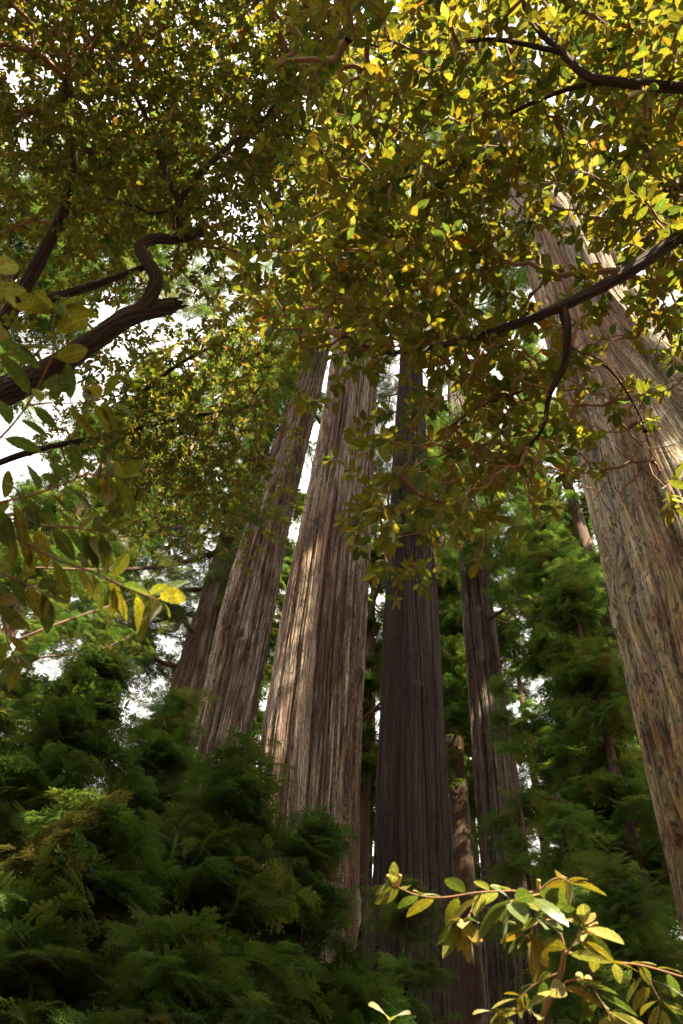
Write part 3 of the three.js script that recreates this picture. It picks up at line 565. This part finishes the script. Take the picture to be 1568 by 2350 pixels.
  const q1 = limbOf(d, [[-160, 1130, 12.6], [60, 1040, 12.4], [240, 1000, 12.2], [420, 960, 12], [600, 930, 12]], 0.06, 0.02, 50, 12, 0.12);
  const q2 = limbOf(d, [[240, 1000, 12.2], [330, 900, 12], [420, 830, 12], [520, 780, 12]], 0.05, 0.02, 30, 10, 0.12);
  stemTo(d, at(-160, 1130, 12.6), -1.2, 0.4, 0.16, 0.065);
  const FINE = Array(7).fill('0000000000000000').concat('0001222000000000', '0035654000000000', '0256753000000000', '0356752000000000', '0245652000000000', '0233432000000000', '0000000000000000');
  canopyTree(d, 8, [q1, q2], canopyPoints(FINE, 1700, [-200, 760, 680, 1330], 10.6, 13.6, R, 1.1), { count: 7, leaf: 0.09, tones: [2, 2, 2, 6, 0.5, 0.1], twig: 0.003 });
  // a tangle of dry twigs below the crooked limb
  const dry = []; for (let i = 0; i < 46; i++) { const x = 400 + R() * 110, y = 560 + R() * 200; let p = at(x, y, 8.2 + R()), dir = rv(R).normalize(); const pts = [p]; for (let k = 0; k < 4; k++) { dir.add(rv(R).multiplyScalar(0.6)).normalize(); p = p.clone().addScaledVector(dir, 0.06 + 0.07 * R()); pts.push(p); } dry.push(tube(pts, [0.004, 0.0035, 0.003, 0.0025, 0.002], 4, 0, false)); }
  part('dry_twigs', mergeGeometries(dry), deadTwig, c, 'stuff');
}

// ------------------------------------------------------------------ sprigs close to the camera: every leaf a part
function sprig(tree, pts, r0, r1, R, { leaf = 0.11, step = 0.034, from = 0.15, tones = [4, 2, 4, 3, 2, 0.2], tip = 5, droop = 0.35, gloss = false } = {}) {
  const c = curve(pts.map(([x, y, d]) => at(x, y, d)), 24); part('twig', tube(c, c.map((_, i) => mix(r0, r1, i / 24)), 7, 0.08), twigBark, tree);
  let run = 0, total = 0; for (let i = 1; i < c.length; i++) total += c[i].distanceTo(c[i - 1]);
  let next = total * from, side = 1; const list = [];
  for (let i = 1; i < c.length; i++) {
    run += c[i].distanceTo(c[i - 1]); const dir = c[i].clone().sub(c[i - 1]).normalize();
    if (run >= next) {
      next += step * (0.7 + 0.6 * R()); side = -side;
      const o = dir.clone().cross(UPV).normalize().multiplyScalar(side).add(rv(R).multiplyScalar(0.4));
      const along = dir.clone().multiplyScalar(0.55).add(o).addScaledVector(UPV, -droop * (0.4 + R())).normalize();
      list.push(frame(c[i], along, UPV.clone().add(rv(R).multiplyScalar(0.7)), leaf * (0.75 + 0.45 * R())));
    }
  }
  const end = [], d = c[24].clone().sub(c[22]).normalize(); rosette(end, c[24], d, R, tip, leaf, 0.02, 0.6); const mats = gloss ? glossMats : toneMats;
  for (const m of [...list, ...end.map((e) => e.m)]) part('leaf', fineLeaf[Math.floor(R() * 4)], mats[pickTone(R, tones)], tree).applyMatrix4(m);
  return c;
}
{
  const R = rng(91), s = thing('tanoak_sapling', 'tanoak sapling with large yellow-green leaves hanging in at the left edge', 'sapling'), d = 1.95;
  const stem = curve([V(at(-230, 1250, d).x - 0.35, -0.1, at(-230, 1250, d).z + 0.1), V(at(-230, 1250, d).x - 0.25, 1.4, at(-230, 1250, d).z), at(-230, 1250, d), at(-200, 1000, d)], 30);
  part('stem', tube(stem, stem.map((_, i) => mix(0.02, 0.01, i / 30)), 10, 0.1), twigBark, s);
  const o = { tones: [2, 0.5, 4, 5, 1, 0.05] };
  sprig(s, [[-210, 1100, d], [-60, 1050, d], [20, 985, d], [75, 910, d], [100, 860, d], [125, 800, d], [122, 745, d], [130, 705, d]], 0.0038, 0.0016, R, { ...o, from: 0.4 });
  sprig(s, [[62, 930, d], [110, 925, d], [170, 925, d], [240, 916, d]], 0.003, 0.0015, R, { ...o, step: 0.019, from: 0.05, leaf: 0.096, tip: 3 });
  sprig(s, [[-220, 1200, d], [-40, 1160, d], [60, 1140, d], [150, 1110, d], [200, 1090, d], [270, 1092, d]], 0.0038, 0.0016, R, { ...o, from: 0.25, step: 0.022 });
  sprig(s, [[-220, 1230, d], [-40, 1180, d + 0.1], [80, 1205, d + 0.1], [180, 1212, d], [235, 1230, d]], 0.0038, 0.0016, R, { ...o, from: 0.2, step: 0.022 });
  sprig(s, [[-40, 1185, d + 0.1], [100, 1270, d + 0.1], [230, 1320, d], [300, 1352, d], [362, 1376, d]], 0.0032, 0.0014, R, { ...o, from: 0.12, step: 0.03, leaf: 0.106 });
  sprig(s, [[-225, 1240, d], [-60, 1290, d], [0, 1390, d], [18, 1470, d], [40, 1520, d]], 0.0032, 0.0014, R, { ...o, from: 0.2, step: 0.024, leaf: 0.090 });
  sprig(s, [[-60, 1290, d], [40, 1330, d], [120, 1372, d]], 0.003, 0.0015, R, { ...o, from: 0.2, step: 0.024, leaf: 0.090 });
  sprig(s, [[-205, 1050, d - 0.2], [-120, 820, 1.6], [-50, 660, 1.5], [-20, 610, 1.5]], 0.004, 0.002, R, { ...o, from: 0.75, step: 0.038, leaf: 0.106, tip: 5, tones: [1, 0, 1, 1, 5, 0] });
}
const catkinMat = new THREE.MeshStandardMaterial({ color: lin(0.42, 0.27, 0.09), roughness: 1 }); catkinMat.name = 'catkin';
const acornMat = new THREE.MeshPhysicalMaterial({ color: lin(0.2, 0.17, 0.03), roughness: 0.6 }); acornMat.name = 'acorn';
{
  const R = rng(123), s = thing('tanoak_sapling', 'tanoak sapling with catkins and green acorns in the lower right corner', 'sapling'), d = 2.2;
  const lo = at(1232, 2480, d), st = curve([V(lo.x + 0.1, -0.1, lo.z + 0.05), V(lo.x + 0.05, lo.y * 0.5, lo.z), lo, at(1240, 2350, d), at(1288, 2230, d), at(1292, 2170, d), at(1268, 2105, d), at(1240, 2050, d)], 40);
  part('stem', tube(st, st.map((_, i) => mix(0.014, 0.003, i / 40)), 9, 0.1), twigBark, s);
  const o = { gloss: true, tones: [4, 3, 3, 5, 3, 0.5] };
  sprig(s, [[1240, 2050, d], [1180, 2045, d], [1100, 2048, d], [1010, 2060, d], [950, 2052, d], [898, 2028, d]], 0.0035, 0.0018, R, { ...o, step: 0.030, leaf: 0.096, tones: [2, 0.5, 4, 3, 5, 0] });
  sprig(s, [[1105, 2048, d], [1085, 2085, d], [1068, 2120, d - 0.05]], 0.003, 0.002, R, { ...o, step: 0.038, tip: 8, droop: 0.7, leaf: 0.117 });
  sprig(s, [[1240, 2052, d], [1200, 2060, d - 0.1], [1170, 2070, d - 0.15]], 0.003, 0.002, R, { ...o, step: 0.030, tip: 7, leaf: 0.122, tones: [2, 1, 2, 8, 0, 0] });
  sprig(s, [[1235, 2045, d], [1280, 2015, d], [1310, 2025, d]], 0.003, 0.002, R, { ...o, step: 0.038, tip: 6, leaf: 0.111, tones: [3, 8, 1, 0, 0, 0.5] });
  sprig(s, [[1290, 2182, d], [1380, 2205, d], [1470, 2215, d], [1568, 2242, d], [1660, 2265, d]], 0.004, 0.002, R, { ...o, step: 0.034, from: 0.2, leaf: 0.090 });
  sprig(s, [[1268, 2110, d], [1230, 2120, d - 0.1], [1210, 2150, d - 0.1]], 0.003, 0.0015, R, { ...o, step: 0.026, tip: 6 });
  sprig(s, [[1290, 2200, d], [1330, 2150, d - 0.05], [1345, 2120, d - 0.05]], 0.003, 0.0015, R, { ...o, step: 0.026, tip: 6 });
  sprig(s, [[1255, 2300, d], [1310, 2250, d - 0.1], [1345, 2255, d - 0.1], [1400, 2330, d - 0.1]], 0.003, 0.0015, R, { ...o, step: 0.026, tip: 6 });
  sprig(s, [[1243, 2335, d], [1200, 2315, d], [1150, 2328, d]], 0.003, 0.0015, R, { ...o, step: 0.026, tip: 4, leaf: 0.101 });
  sprig(s, [[1288, 2230, d], [1235, 2255, d], [1190, 2290, d]], 0.003, 0.0015, R, { ...o, step: 0.026, tip: 4, leaf: 0.090 });
  sprig(s, [[1470, 2216, d], [1500, 2270, d], [1520, 2310, d]], 0.003, 0.0015, R, { ...o, step: 0.030, tip: 5, leaf: 0.096 });
  for (const [x, y, x2, y2] of [[905, 2034, 888, 2008], [908, 2034, 902, 2000], [912, 2034, 918, 2006], [1240, 2046, 1236, 2018], [1340, 2120, 1352, 2100], [1352, 2128, 1372, 2118]]) { const a = at(x, y, d), b = at(x2, y2, d), c = curve([a, a.clone().lerp(b, 0.5).add(rv(R).multiplyScalar(0.003)), b], 14); part('catkin', tube(c, c.map((_, i) => 0.0045 * (i === 14 ? 0.4 : 1) * (0.8 + 0.4 * (i % 2))), 8, 0.25), catkinMat, s); }
  for (const [x, y] of [[1055, 2118], [1068, 2142], [1338, 2258], [1350, 2250], [1330, 2243]]) { const m = part('acorn', new THREE.SphereGeometry(0.011, 12, 10).scale(1, 1.25, 1), acornMat, s); m.position.copy(at(x, y, d - 0.06)); const cup = part('cup', new THREE.SphereGeometry(0.0122, 12, 6, 0, 6.283, 0, 1.2), catkinMat, m); cup.rotation.set(0.4, 0, 0.3); }
  const s2 = thing('tanoak_seedling', 'two yellow tanoak leaves poking up at the bottom edge below the dark trunk', 'seedling');
  const q = at(900, 2420, 2.3), c = curve([V(q.x, -0.1, q.z), V(q.x + 0.03, q.y * 0.5, q.z), q, at(897, 2362, 2.3), at(893, 2345, 2.3)], 24);
  part('stem', tube(c, c.map((_, i) => mix(0.007, 0.002, i / 24)), 7, 0.1), twigBark, s2);
  for (const [x, y] of [[868, 2302], [925, 2316]]) { const p = at(895, 2345, 2.3), e = at(x, y, 2.25), al = e.clone().sub(p); part('leaf', fineLeaf[1], toneMats[4], s2).applyMatrix4(frame(p, al.clone().normalize(), V(0, 0.5, 1), al.length() * 1.25)); }
}

renderer.setSize(683, 1024);
renderer.render(scene, camera);
